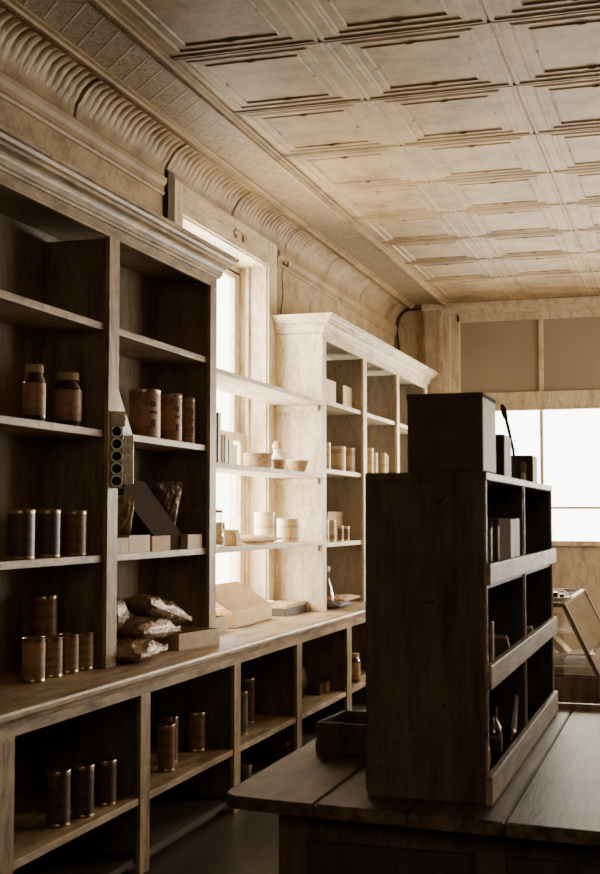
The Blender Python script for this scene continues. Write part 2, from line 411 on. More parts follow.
# back wall trim: pilaster, head beam, window frame
bm = bmesh.new(); box(bm, -2.66, -2.64, YB-.02, YB, 0, 3.78, .003); box(bm, -2.64, -2.44, YB-.06, YB, 0, 3.78, .006); box(bm, -2.62, -2.46, YB-.066, YB-.055, 2.6, 3.70, .004); struct(obj('trim_7', bm, BACKW))
bm = bmesh.new()
box(bm, -2.44, XR, YB-.05, YB, 3.70, 3.76, .006); box(bm, -2.66, XR, YB-.08, YB, 3.76, 3.82, .01); struct(obj('trim_8', bm, CREAM_Y))
bw = struct(bpy.data.objects.new('window_2', None)); COL.objects.link(bw); bw.location = (0, YB, 0)
def bb(name, x0, x1, y0, y1, z0, z1, mat=BACKW, bev=.006, parent=bw):
    bm = bmesh.new(); box(bm, x0, x1, y0, y1, z0, z1, bev); return obj(name, bm, mat, parent)
bb('frame', -2.44, -2.36, -.04, .02, 1.25, 3.70, CREAM); bb('frame', -2.36, -2.265, -.015, .05, 1.25, 3.70, CREAM)
bb('head', -2.30, 3.1, -.015, .05, 3.62, 3.70, CREAM); bb('transom_rail', -2.30, 3.1, -.035, .06, 2.68, 2.87, CREAM)
bb('sill', -2.44, 3.1, -.06, .08, 1.30, 1.35, CREAM)
x = -1.45; xs0 = -2.265
k = 0
while xs0 < 3.0:
    x1 = min(x, 3.05)
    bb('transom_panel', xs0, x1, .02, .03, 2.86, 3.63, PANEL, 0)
    bb('pane', xs0, x1, .03, .034, 1.34, 2.69, PANE, 0)
    bb('mullion', x1, x1+.035, -.005, .05, 1.30, 2.70, CREAM); bb('mullion', x1, x1+.045, -.005, .05, 2.86, 3.64, CREAM)
    bb('muntin', xs0, x1, .01, .05, 1.67, 1.695, CREAM, .003)
    xs0 = x1+.035; x = xs0 + .83
bm = bmesh.new(); box(bm, -2.3, XR, YB-.02, YB, 0, .18, .004); struct(obj('baseboard_back', bm, CREAM_Y))

# ------------------------------------------------------------------ wall cabinets above the counter
XF, XBK = -2.575, -2.945       # face plane and back
ZT = .90
def hutch(name, label, posts, near_end, paint, paint_l, inside, shelves, far_return=False, near_return=False):
    """posts = list of (y0,y1) face stiles"""
    ya, yb = posts[0][0], posts[-1][1]
    t = thing(name, label, 'cabinet', (XF, ya, ZT))
    def B(nm, x0, x1, y0, y1, z0, z1, m, bev=.003): return boxpart(nm, (x0-XF, x1-XF, y0-ya, y1-ya, z0-ZT, z1-ZT), m, t, bev)
    B('back_panel', XBK, XBK+.015, ya+.02, yb-.02, ZT, 2.98, inside, 0)
    for (a, b_) in posts: B('stile', XF-.022, XF, a, b_, ZT, 2.915, paint)
    B('top_rail', XF-.022, XF+.0, ya, yb, 2.91, 2.985, paint_l)
    for i, (a, b_) in enumerate(posts):
        c_ = (a+b_)/2
        if i == 0: B('side_panel', XBK, XF-.02, a+.005, a+.027, ZT, 2.98, paint if near_end else inside, .001)
        elif i == len(posts)-1: B('side_panel', XBK, XF-.02, b_-.027, b_-.005, ZT, 2.98, inside, .001)
        else: B('divider', XBK, XF-.02, c_-.03, c_+.03, ZT, 2.91, inside, .001)
    for (p, q) in zip(posts[:-1], posts[1:]):
        c0 = (p[0]+p[1])/2+.03 if p is not posts[0] else p[0]+.027
        c1 = (q[0]+q[1])/2-.03 if q is not posts[-1] else q[1]-.027
        for z in shelves: B('shelf', XBK+.015, XF-.024, c0, c1, z-.034, z, paint_l, .003)
        # back board strip where boards meet
        B('batten', XBK+.015, XBK+.024, c0+.30, c0+.335, ZT, 2.98, inside, .001)
    B('top_board', XBK, XF-.02, ya, yb, 2.955, 2.98, inside, 0)
    # cornice with mitred returns, profile (out, z)
    P = [(0, 2.962), (.012, 2.962), (.014, 2.972), (.022, 2.978), (.024, 2.990)]
    P += [(.024+.034*(1-cos(a)), 2.990+.040*sin(a)) for a in (.3, .6, .9, 1.2, 1.5)]
    P += [(.064, 3.034), (.066, 3.046), (.080, 3.052), (.086, 3.066), (.098, 3.072), (.100, 3.088), (0, 3.088)]
    bm = bmesh.new(); n = len(P)
    yA, yB = ya-ya, yb-ya
    A = [bm.verts.new((p[0], yA - (p[0] if near_return else 0), p[1]-ZT)) for p in P]
    Bv = [bm.verts.new((p[0], yB + (p[0] if far_return else 0), p[1]-ZT)) for p in P]
    for k in range(n): bm.faces.new((A[k], A[(k+1) % n], Bv[(k+1) % n], Bv[k]))
    if near_return:
        Cc = [bm.verts.new((XBK-XF, yA-p[0], p[1]-ZT)) for p in P]
        for k in range(n): bm.faces.new((Cc[k], Cc[(k+1) % n], A[(k+1) % n], A[k]))
        bm.faces.new(Cc)
    else: bm.faces.new(A)
    if far_return:
        Cc = [bm.verts.new((XBK-XF, yB+p[0], p[1]-ZT)) for p in P]
        for k in range(n): bm.faces.new((Bv[k], Bv[(k+1) % n], Cc[(k+1) % n], Cc[k]))
        bm.faces.new(Cc)
    else: bm.faces.new(Bv[::-1])
    box(bm, XBK-XF, .0, yA, yB, 3.06-ZT, 3.086-ZT)
    obj('cornice', bm, paint_l, t)
    return t

cabA = hutch('shelving_cabinet', 'near shade-toned cream-painted wall cabinet standing on the left end of the long counter', [(2.68, 2.79), (3.975, 4.085), (5.27, 5.38), (6.565, 6.665)], False, SHADED_TAN, SHADED_TAN_Y, INSIDE, (2.50, 2.0, 1.42), far_return=True)
cabB = hutch('shelving_cabinet', 'far pale cream wall cabinet beyond the window standing on the long counter', [(8.83, 8.93), (10.05, 10.16), (11.30, 11.40), (12.60, 12.72)], True, CREAM, CREAM_Y, INSIDE2, (2.475, 1.955, 1.40), near_return=True, far_return=True)
# cleats on the pale cabinet's side panel carrying the window shelves
for z in (2.418, 1.876, 1.386):
    bm = bmesh.new(); box(bm, XBK+.01-XF, -.03, 8.808-8.83, 8.836-8.83, z-.045-ZT, z-ZT, .003); obj('cleat', bm, CREAM_Y, cabB)
for z, lab in ((2.45, 'topmost cream board shelf bridging the window between the two cabinets'), (1.908, 'middle cream board shelf across the window, bearing the bowls'), (1.418, 'lowest cream board shelf across the window, bearing two round tins')):
    bm = bmesh.new(); box(bm, XBK-XF+.02, 0, 0, 2.165, -.03, 0, .004)
    for v in bm.verts:
        v.co.z += .004*sin(v.co.y*1.5)
    o = tag(obj('window_shelf', bm, CREAM_Y, None, False, (XF, 6.668, z)), lab, 'shelf', None)

# ------------------------------------------------------------------ long counter
ct = thing('shop_counter', 'long worn wooden counter with open cupboards below, running along the left wall', 'counter', (-2.33, 2.6, 0))
def CB(nm, x0, x1, y0, y1, z0, z1, m, bev=.003): return boxpart(nm, (x0+2.33, x1+2.33, y0-2.6, y1-2.6, z0, z1), m, ct, bev)
bm = bmesh.new()
prof = [(-2.94, .900), (-2.345, .900), (-2.335, .897), (-2.33, .888), (-2.332, .872), (-2.342, .866), (-2.348, .858), (-2.352, .846), (-2.36, .842), (-2.94, .842)]
prism_y(bm, [(x+2.33, z) for x, z in prof], 0, 12.88-2.6); obj('countertop', bm, COUNTER, ct)
CB('face_rail', -2.392, -2.37, 2.6, 12.88, .795, .845, SHADED_TAN_Y)
cposts = [(2.8, 2.91), (4.0, 4.11), (5.21, 5.315), (6.42, 6.52), (7.55, 7.66), (8.75, 8.88), (9.95, 10.06), (11.15, 11.26), (12.4, 12.5)]
for a, b_ in cposts: CB('post', -2.392, -2.37, a, b_, .0, .797, SHADED_TAN)
for p, q in zip(cposts[:-1], cposts[1:]):
    CB('shelf', -2.93, -2.378, p[0]+.06, q[1]-.06, .31, .342, COUNTER)
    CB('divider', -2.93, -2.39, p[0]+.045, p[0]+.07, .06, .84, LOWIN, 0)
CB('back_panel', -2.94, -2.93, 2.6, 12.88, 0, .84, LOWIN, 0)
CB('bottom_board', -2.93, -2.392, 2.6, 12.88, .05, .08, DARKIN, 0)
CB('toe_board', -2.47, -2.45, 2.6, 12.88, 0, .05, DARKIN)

# ------------------------------------------------------------------ goods
def tin(name, label, x, y, z, r, h, wrap, lidmat=None, body=None, group=None, cat='tin', lid=True, rz=0.0):
    t = thing(name, label, cat, (x, y, z), rz, group)
    part('body', lambda bm: lathe(bm, [(0, 0), (r*.97, 0), (r, .003), (r, .008), (r*.97, .011), (r*.97, h-.012), (r, h-.008), (r, h-.003), (r*.96, h-.001), (r*.93, h-.006), (0, h-.006)], 32), body or TINM, t, True)
    part('paper_label', lambda bm: lathe(bm, [(r*.965, .014), (r*.985, .014), (r*.985, h-.018), (r*.965, h-.018)], 32), wrap, t.children[0] if t.children else t, True)
    if lid: part('lid', lambda bm: lathe(bm, [(0, h-.004), (r*1.015, h-.014), (r*1.02, h), (r*.99, h+.003), (r*.9, h+.001), (0, h+.001)], 32), lidmat or TINM, t, True)
    return t

# near cabinet, left bay
def jar(name, label, x, y, z, r, h, group=None):
    t = thing(name, label, 'jar', (x, y, z), 0, group)
    part('glass_body', lambda bm: lathe(bm, [(0, .0), (r*.9, 0), (r, .01), (r, h*.70), (r*.92, h*.78), (r*.72, h*.84), (r*.70, h*.9)], 32), JARGL, t, True)
    part('contents', lambda bm: lathe(bm, [(0, .006), (r*.88, .006), (r*.94, .014), (r*.94, h*.6), (0, h*.62)], 32), DARKC, t, True)
    part('paper_label', lambda bm: lathe(bm, [(r*1.0, h*.13), (r*1.012, h*.13), (r*1.012, h*.68), (r*1.0, h*.68)], 32), L_TAN, t, True)
    part('lid', lambda bm: lathe(bm, [(r*.76, h*.86), (r*.80, h*.865), (r*.80, h*.97), (r*.76, h), (0, h)], 32), KRAFT, t, True)
    return t
jar('glass_jar', 'labelled glass jar at the left on the upper shelf of the near cabinet', -2.70, 4.80, 2.0, .050, .253)
jar('glass_jar', 'wider labelled glass jar right of its neighbour on the near cabinet upper shelf', -2.715, 5.135, 2.0, .064, .255)
tin('food_tin', 'leftmost of the three dark tins on the near cabinet lower shelf', -2.66, 4.634, 1.42, .058, .205, L_DKB)
tin('food_tin', 'middle of the three dark tins on the near cabinet lower shelf', -2.68, 4.905, 1.42, .052, .206, L_DKB)
tin('food_tin', 'rightmost of the three dark tins on the near cabinet lower shelf', -2.68, 5.15, 1.42, .054, .203, L_BRN)
for i, (x, y, r, h, lab) in enumerate(((-2.669, 4.77, .05, .185, 'leftmost brown tin of the row of four standing on the counter'), (-2.672, 4.935, .047, .175, 'second from left brown tin of the row of four on the counter'),
        (-2.672, 5.088, .047, .173, 'third brown tin of the row of four on the counter'), (-2.668, 5.222, .05, .171, 'rightmost brown tin of the row of four beside the cabinet post'))):
    tin('food_tin', lab, x, y, ZT, r, h, L_OCH if i else L_TAN, lid=False)
tin('tall_canister', 'taller dim canister standing behind the row of four brown tins', -2.80, 5.10, ZT, .058, .34, L_BRN)
# near cabinet, right bay upper shelf
tin('round_canister', 'largest round canister on the right bay upper shelf of the near cabinet', -2.715, 5.985, 2.0, .083, .255, L_TAN)
tin('round_canister', 'mid-sized round canister, middle of three on the right bay upper shelf', -2.70, 6.30, 2.0, .060, .262, L_TAN)
tin('round_canister', 'narrow round canister nearest the right end of the near cabinet upper shelf', -2.68, 6.50, 2.0, .038, .258, L_OCH)
def patch(bm, r, a0, a1, z0, z1):
    n = 8; lo = [bm.verts.new((r*cos(a0+(a1-a0)*k/n), r*sin(a0+(a1-a0)*k/n), z0)) for k in range(n+1)]
    hi = [bm.verts.new((r*cos(a0+(a1-a0)*k/n), r*sin(a0+(a1-a0)*k/n), z1)) for k in range(n+1)]
    for k in range(n): bm.faces.new((lo[k], lo[k+1], hi[k+1], hi[k]))
INK = plain('faded_red_ink', srgb(104, 52, 40), .6, 0, .3, 60)
for o in list(COL.objects):
    if o.name.startswith('round_canister') and o.parent is None:
        r = {0: .083, 1: .060, 2: .038}[0 if o.location.y < 6.1 else 1 if o.location.y < 6.4 else 2]
        lb = [c2 for c2 in o.children if c2.name.startswith('body')][0]
        for (z0, z1, da) in ((.165, .195, .22), (.13, .145, .30), (.06, .10, .18)):
            part('printed_mark', lambda bm: patch(bm, r*.99, -.55-da, -.55+da, z0, z1), INK, lb, True)
# leaning triangular printed card
bm = bmesh.new(); prism_x(bm, [(5.40, 2.0), (5.62, 2.0), (5.44, 2.23), (5.40, 2.24)], -.0, .006)
for v in bm.verts: v.co.y -= 5.4; v.co.z -= 2.0
cardm = label_mat('printed_card', srgb(200, 180, 140), srgb(70, 54, 44), .8, 12)
tag(obj('leaning_card', bm, cardm, None, False, (-2.62, 5.40, 2.0)), 'printed card cut to a slope, leaning beside the hanging blister strip', 'card')
# hanging blister strip on the cabinet post
hs = thing('hanging_blister_strip', 'silver strip with five dark round domes hanging on the near cabinet post', 'package', (-2.53, 5.335, 1.728), radians(-62))
def hang_card(bm):
    box(bm, -.004, .0, -.10, -.015, 0, .36, .001)
part('backing_card', lambda bm: (box(bm, -.006, -.003, -.056, .0, 0, .33, .001)), cardm, hs)
for k in range(5):
    part('round_dome', lambda bm: merge(bm, (lambda t: (bmesh.ops.create_uvsphere(t, u_segments=20, v_segments=12, radius=1), t)[1])(bmesh.new()), Matrix.Translation((.0, -.028, .035+.058*k)) @ Matrix.Diagonal((.018, .023, .023, 1))), BLACKM, hs, True)
    part('clear_rim', lambda bm: merge(bm, lathe(bmesh.new(), [(.022, 0), (.029, .0), (.028, .008), (.022, .008)], 20), Matrix.Translation((-.003, -.028, .035+.058*k)) @ Matrix.Rotation(pi/2, 4, 'Y')), SILVER, hs, True)
def crinkle(bm, dims, amp, fr, nseg=(10, 10, 4), seed=0):
    t = bmesh.new(); bmesh.ops.create_cube(t, size=2)
    bmesh.ops.subdivide_edges(t, edges=t.edges[:], cuts=22, use_grid_fill=True)
    for v in t.verts:
        x, y, z = v.co
        # pillow: thin at the rim
        e = max(abs(x), abs(y)); th = max(0.06, (1-abs(x)**3.5)*(1-abs(y)**3.5))**.55
        p = Vector((x*dims[0], y*dims[1], z*dims[2]*th))
        q = Vector((p.x*fr*1.0, p.y*fr*.7, p.z*fr*.5)) + Vector((seed, seed*2, 0))
        q += noise.noise_vector(q*.6)*.6
        rg = sum((.5-abs(noise.noise(q*k2)))/k2 for k2 in (1, 2.1, 4.3))
        lat = noise.noise_vector(q*.5)
        v.co = p + Vector((lat.x*amp*.5, lat.y*amp*.5, (rg-.45)*amp*1.3*(1 if z > 0 else -.3)*(.35+.65*th)))
    merge(bm, t)
part('blister_pouch', lambda bm: (box(bm, -.002, .006, .002, .05, .02, .25, .003), [box(bm, .004, .011, .005+.023*(j % 2), .024+.023*(j % 2), .028+.045*(j//2), .062+.045*(j//2), .005) for j in range(10)]), SILVER, hs)
part('hook_wire', lambda bm: tube(bm, [(.0, -.02, .33), (.012, -.03, .355), (.006, -.045, .36), (.0, -.05, .34)], .004, 6), SILVER, hs, True)
part('top_wrapper', lambda bm: merge(bm, (lambda t: (crinkle(t, (.035, .035, .010), .010, 30, seed=5), t)[1])(bmesh.new()), Matrix.Translation((.006, -.025, .325)) @ Matrix.Rotation(pi/2, 4, 'Y')), SILVER, hs)

# right bay lower shelf: small open trays with goods
def open_box(name, label, cat, x0, x1, y0, y1, z0, h, mat, th=.006, rz=0, hfront=None):
    """open-topped box; front faces +x"""
    t = thing(name, label, cat, ((x0+x1)/2, (y0+y1)/2, z0), rz)
    a, b_ = (x1-x0)/2, (y1-y0)/2
    hf = hfront or h
    part('front_board', lambda bm: box(bm, a-th, a, -b_, b_, 0, hf, .001), mat, t)
    part('back_board', lambda bm: box(bm, -a, -a+th, -b_, b_, 0, h, .001), mat, t)
    part('side_board', lambda bm: box(bm, -a+th, a-th, -b_, -b_+th, 0, h, .001), mat, t)
    part('side_board', lambda bm: box(bm, -a+th, a-th, b_-th, b_, 0, h, .001), mat, t)
    part('bottom_board', lambda bm: box(bm, -a+th, a-th, -b_+th, b_-th, 0, th, 0), mat, t)
    return t
zb = 1.42
open_box('small_tray', 'small open wooden tray against the post on the right bay lower shelf', 'tray', -2.86, -2.61, 5.42, 5.58, zb, .075, KRAFT)
open_box('small_tray', 'open wooden tray under the leaning brown pouch on the cabinet shelf', 'tray', -2.86, -2.61, 5.585, 5.83, zb, .085, KRAFT)
open_box('small_tray', 'open wooden tray left of the foot of the dark leaning box', 'tray', -2.86, -2.61, 5.86, 6.09, zb, .078, CARDT)
open_box('small_tray', 'open wooden tray right of the foot of the dark leaning box', 'tray', -2.86, -2.61, 6.33, 6.54, zb, .078, KRAFT)
bm = bmesh.new()
prism_x(bm, [(6.10, 1.425), (6.32, 1.425), (6.34, 1.50), (5.84, 1.775), (5.62, 1.77), (5.60, 1.70)], 0, .20)
for v in bm.verts: v.co.y -= 6.2; v.co.z -= 1.42
db = obj('dark_carton', bm, plain('very_dark_card', srgb(62, 50, 40), .9, 0, .15, 16, .05), None, False, (-2.85, 6.2, 1.42))
tag(db, 'dark flat carton leaning diagonally on the lower shelf between open trays', 'carton')
bm = bmesh.new(); crinkle(bm, (.085, .135, .030), .016, 14, seed=3)
o = obj('foil_packet', bm, DKFOIL, None, True, (-2.70, 6.20, 1.655)); o.rotation_euler = (radians(28), 0, radians(70))
tag(o, 'dark shiny wrapped packet leaning on the right side of the dark carton', 'packet')
o.rotation_euler = (radians(116), 0, radians(42))
bm = bmesh.new(); crinkle(bm, (.085, .115, .026), .014, 14, seed=9)
o = obj('paper_pouch', bm, FOIL, None, True, (-2.70, 5.62, 1.60)); o.rotation_euler = (radians(120), 0, radians(38))
tag(o, 'brown paper pouch leaning in the open tray left of the dark carton', 'packet')

# bags and the tray on the counter
tray = thing('wooden_tray', 'shallow open wooden tray sticking out past the cabinet on the counter', 'tray', (-2.625, 6.30, ZT), radians(-10))
for nm, d in (('front_board', (.10, .11, -.205, .205, 0, .085)), ('back_board', (-.13, -.12, -.205, .205, 0, .085)), ('side_board', (-.12, .10, -.205, -.195, 0, .085)), ('side_board', (-.12, .10, .195, .205, 0, .085)), ('bottom_board', (-.12, .10, -.195, .195, 0, .008))):
    boxpart(nm, d, KRAFT, tray, .001)
def bag(label, x, y, z, d, rot, amp, mat, seed):
    bm = bmesh.new(); crinkle(bm, d, amp, 11, seed=seed)
    o = obj('foil_bag', bm, mat, None, True, (x, y, z)); o.rotation_euler = rot
    tag(o, label, 'bag'); return o
bag('lowest crinkled brown foil bag lying flat on the counter by the post', -2.60, 5.62, .945, (.11, .20, .045), (0, 0, .1), .030, FOIL, 1)
bag('crinkled brown foil bag lying across the lower bag behind the tray', -2.68, 5.92, 1.02, (.11, .23, .055), (radians(-3), 0, .0), .034, FOIL, 4)
bag('topmost crinkled brown foil bag slumped over the wooden tray', -2.70, 6.10, 1.105, (.10, .25, .055), (radians(-14), 0, -.05), .034, FOIL, 7)
bag('dark shiny crumpled bag upright against the cabinet post above the lower foil bags', -2.72, 5.56, 1.12, (.09, .12, .085), (0, .1, .2), .035, DKFOIL, 12)

# window shelf goods
def book(label, x0, x1, y0, y1, z, h, mat, name='thin_book', tilt=0):
    t = thing(name, label, 'book', ((x0+x1)/2, (y0+y1)/2, z))
    a, b_ = (x1-x0)/2, (y1-y0)/2
    part('cover', lambda bm: (box(bm, -a, a, -b_, -b_+.004, 0, h), box(bm, -a, a, b_-.004, b_, 0, h), box(bm, a-.004, a, -b_, b_, 0, h, .001)), mat, t)
    part('pages', lambda bm: box(bm, -a, a-.005, -b_+.004, b_-.004, .003, h-.004), WHITEP, t)
    if tilt: t.rotation_euler = (tilt, 0, 0)
    return t
zs = 1.909
book('tallest thin brown upright box at the left end of the middle window shelf', -2.78, -2.64, 6.86, 6.905, zs, .30, L_BRN)
book('pale thin upright book second from left on the middle window shelf', -2.76, -2.64, 6.915, 6.965, zs, .17, CARDT)
book('brown thin upright book third from left on the middle window shelf', -2.76, -2.64, 6.975, 7.03, zs, .175, L_BRN)
book('striped thin upright book at the right of the row on the middle window shelf', -2.76, -2.64, 7.045, 7.115, zs, .15, L_OCH)
bm = bmesh.new(); box(bm, -.004, .004, -.11, .11, 0, .15, .002); tag(obj('white_card', bm, WHITEP, None, False, (-2.80, 7.50, zs)), 'white card standing beside the straw basket on the middle window shelf', 'card')
bk = thing('straw_basket', 'oval straw basket on the middle window shelf', 'basket', (-2.755, 7.90, zs))
part('woven_side', lambda bm: lathe(bm, [(0, .004), (.085, .004), (.105, .01), (.112, .035), (.105, .05), (.112, .06), (.106, .072), (.112, .085), (.108, .098), (.100, .098), (.095, .03), (0, .012)], 40, sx=.85, sy=1.0), WICK, bk, True)
part('rim', lambda bm: lathe(bm, [(.100, .094), (.114, .094), (.116, .104), (.110, .110), (.100, .106), (.100, .094)], 40, sx=.85, sy=1.0), WICK, bk, True)
fg = thing('ceramic_figurine', 'small white ceramic figurine between the basket and the bowl', 'figurine', (-2.74, 8.255, zs))
part('skirt', lambda bm: lathe(bm, [(0, 0), (.046, 0), (.05, .03), (.042, .09), (.03, .12), (.018, .135), (0, .135)], 24), CERAM, fg, True)
part('head', lambda bm: lathe(bm, [(0, .125), (.018, .128), (.026, .15), (.026, .17), (.018, .188), (0, .192)], 24), CERAM, fg, True)
part('bonnet', lambda bm: lathe(bm, [(.027, .155), (.034, .165), (.030, .190), (.016, .21), (0, .215)], 24), CARDT, fg, True)
part('arm', lambda bm: tube(bm, [(.02, -.03, .115), (.042, -.02, .09), (.046, .0, .085)], [.011, .009, .007], 8), CERAM, fg, True)
def bowl(label, x, y, z, r, h, mat, name='small_bowl', cat='bowl', fl=.62):
    t = thing(name, label, cat, (x, y, z))
    part('bowl_body', lambda bm: lathe(bm, [(0, .0), (r*fl*.8, 0), (r*fl*.85, .006), (r*fl, .01), (r*.86, h*.45), (r*.97, h*.8), (r, h), (r*.95, h), (r*.8, h*.45), (0, .016)], 36), mat, t, True)
    part('rim', lambda bm: lathe(bm, [(r*.96, h-.006), (r*1.02, h-.006), (r*1.03, h+.002), (r*.97, h+.004), (r*.96, h-.006)], 36), CREAM, t, True)
    return t
bowl('small straight-sided cup in front of the figurine on the middle window shelf', -2.665, 8.06, zs, .048, .075, WICK, 'small_cup', 'cup', .85)
bowl('tan bowl at the right end of the middle window shelf', -2.665, 8.50, zs, .078, .085, WICK, 'small_bowl', 'bowl', .7)
# lowest window shelf
zs = 1.419
jt = thing('glass_bottle', 'clear stoppered bottle at the left end of the lowest window shelf', 'bottle', (-2.68, 6.955, zs))
part('bottle_body', lambda bm: lathe(bm, [(0, 0), (.038, 0), (.042, .01), (.042, .06), (.034, .10), (.028, .115), (.034, .13), (.036, .16), (.026, .18), (.03, .19), (.03, .205), (0, .205)], 24), GLASS, jt, True)
part('paper_label', lambda bm: lathe(bm, [(.0425, .015), (.0435, .015), (.0435, .06), (.0425, .06)], 24), L_PAL, jt, True)
part('stopper', lambda bm: lathe(bm, [(0, .2), (.032, .2), (.033, .214), (0, .22)], 20), CARDT, jt, True)
bm = bmesh.new(); crinkle(bm, (.05, .07, .02), .012, 18, seed=21)
bm.transform(Matrix.Rotation(radians(100), 4, 'X'))
tag(obj('clear_packet', bm, PALET, None, True, (-2.72, 7.06, zs+.075)), 'pale crinkled packet standing just right of the stoppered bottle', 'packet')
bm = bmesh.new(); prism_x(bm, [(-.045, 0), (.07, 0), (-.02, .10), (-.07, .095)], -.05, .05)
tag(obj('small_easel_box', bm, KRAFT, None, False, (-2.68, 7.20, zs)), 'small tan box tilted back on the lowest window shelf', 'box')
bm = bmesh.new(); crinkle(bm, (.09, .29, .026), .012, 12, seed=30)
tag(obj('flat_packet', bm, CARDT, None, True, (-2.70, 7.68, zs+.03)), 'long flat wrapped packet lying in front of the tall round tin', 'packet')
tin('round_tin', 'taller pale round tin at the back of the lowest window shelf', -2.80, 8.17, zs, .071, .205, L_PAL, PALET, PALET)
tin('round_tin', 'wide low pale tin with raised lid at the right of the lowest window shelf', -2.70, 8.40, zs, .084, .16, L_PAL, PALET, PALET)

# cartons on the counter under the window
def flap_carton(label, y0, y1, x1=-2.70, hf=.075, back=.27, depth=.20, flapmat=CARDT):
    yc = (y0+y1)/2; b_ = (y1-y0)/2
    t = thing('display_carton', label, 'carton', (x1, yc, ZT))
    part('box_body', lambda bm: (box(bm, -.006, 0, -b_, b_, 0, hf), box(bm, -depth, -.006, -b_, -b_+.005, 0, hf), box(bm, -depth, -.006, b_-.005, b_, 0, hf), box(bm, -depth, -depth+.005, -b_, b_, 0, hf), box(bm, -depth, 0, -b_, b_, 0, .005)), CARD, t)
    part('lid_flap', lambda bm: prism_y_slant(bm, b_, hf, back, depth), flapmat, t)
    return t
def prism_y_slant(bm, b_, hf, back, depth):
    # flap leaning back, sheared toward the near side like a half open lid
    v = [bm.verts.new(p) for p in ((-.01, -b_, hf), (-.01, b_, hf), (-depth*.7, b_-.30, back), (-depth*.7, -b_-.30, back), (-.014, -b_, hf-.004), (-.014, b_, hf-.004), (-depth*.7-.005, b_-.30, back-.003), (-depth*.7-.005, -b_-.30, back-.003))]
    for f in ((0, 1, 2, 3), (7, 6, 5, 4), (0, 4, 5, 1), (1, 5, 6, 2), (2, 6, 7, 3), (3, 7, 4, 0)): bm.faces.new([v[i] for i in f])
flap_carton('open pale carton with slanting tan lid, left of the pair below the window', 7.36, 7.72, -2.715, .10)
flap_carton('open pale carton with slanting tan lid, right of the pair below the window', 7.74, 8.12, -2.73, .11)
open_box('small_carton', 'small open kraft carton in front of the pale leaning sheet on the counter', 'carton', -2.80, -2.72, 7.02, 7.24, ZT, .09, KRAFT)
bm = bmesh.new(); prism_x(bm, [(0, .0), (.30, .02), (.13, .27), (.0, .30), (-.05, .29)], 0, .006)
tag(obj('leaning_sheet', bm, CARD, None, False, (-2.82, 7.05, ZT)), 'pale cardboard sheet leaning at the left end of the window counter', 'card')
gb = thing('grey_carton', 'low grey cardboard box lying right of the display cartons on the counter', 'box', (-2.80, 8.58, ZT))
part('box_body', lambda bm: box(bm, -.10, .10, -.24, .24, 0, .072, .003), GREYB, gb)
part('lid_edge', lambda bm: box(bm, -.104, .104, -.245, .245, .056, .082, .003), KRAFT, gb)
bm = bmesh.new(); lathe(bm, [(0, 0), (.05, 0), (.055, .006), (.055, .016), (.045, .022), (0, .022)], 28)
tag(obj('saucer', bm, WHITEP, None, True, (-2.85, 8.38, ZT+.083)), 'white round saucer resting on the grey cardboard box', 'saucer')

# far cabinet goods
for y, lab in ((9.36, 'pale card nearer the window on the top shelf of the far cabinet'), (9.98, 'pale square card, farther one, on the top shelf of the far cabinet')):
    bm = bmesh.new(); box(bm, -.004, .004, -.20, .20, 0, .19, .002)
    o = obj('pale_card', bm, CARD, None, False, (-2.68, y, 2.475)); tag(o, lab, 'card')
tin('slim_tin', 'slim tin beside the near post on the far cabinet middle shelf', -2.62, 9.10, 1.955, .028, .20, L_PAL, PALET, PALET)
tin('slim_tin', 'middle wide tin on the far cabinet middle shelf', -2.70, 9.70, 1.955, .062, .20, L_CRM, PALET, PALET)
tin('slim_tin', 'right wide tin on the far cabinet middle shelf', -2.70, 10.02, 1.955, .058, .205, L_CRM, PALET, PALET)
for k, (y, r, h, pos) in enumerate(((10.60, .030, .235, 'leftmost'), (10.76, .028, .20, 'second'), (11.10, .026, .215, 'third'), (11.20, .022, .20, 'fourth'), (11.47, .026, .215, 'rightmost'))):
    tin('slim_tin', '%s of five slim pale tins on the far cabinet shelf, second bay' % pos, -2.66, y if y < 11.28 or y > 11.42 else 11.24, 1.955, r, h, L_PAL, PALET, PALET)
for k, (y, r, h, pos) in enumerate(((9.12, .028, .165, 'first and tallest pale'), (9.32, .026, .165, 'second tall pale'), (9.55, .024, .12, 'third short'), (9.74, .022, .115, 'last short'))):
    tin('spice_jar', '%s little jar from the left on the far cabinet lower shelf' % pos, -2.64, y, 1.40, r, h, L_CRM if k < 2 else L_BRN, PALET, PALET, cat='jar')
gx = thing('tan_box', 'tan box behind the little jars on the far cabinet lower shelf', 'box', (-2.82, 9.86, 1.40))
part('box_body', lambda bm: box(bm, -.06, .06, -.25, .25, 0, .20, .002), KRAFT, gx); part('lid', lambda bm: box(bm, -.063, .063, -.255, .255, .20, .235, .002), CARDT, gx)
bt = thing('glass_decanter', 'clear long-necked glass bottle on the counter inside the far cabinet', 'bottle', (-2.68, 9.32, ZT))
part('bottle_body', lambda bm: lathe(bm, [(0, 0), (.055, 0), (.06, .01), (.056, .07), (.035, .15), (.018, .20), (.015, .25), (.02, .262), (.02, .272), (0, .272)], 24), GLASS, bt, True)
part('stopper', lambda bm: lathe(bm, [(0, .27), (.016, .27), (.022, .285), (.018, .31), (0, .318)], 20), CERAM, bt, True)
bm = bmesh.new(); crinkle(bm, (.10, .20, .022), .012, 12, seed=41)
tag(obj('flat_packet', bm, GREYB, None, True, (-2.62, 9.30, ZT+.026)), 'lower flat grey packet at the foot of the far cabinet', 'packet')
bm = bmesh.new(); crinkle(bm, (.10, .24, .022), .012, 12, seed=44)
tag(obj('flat_packet', bm, CARDT, None, True, (-2.66, 9.62, ZT+.05)), 'upper flat pale packet at the foot of the far cabinet', 'packet')

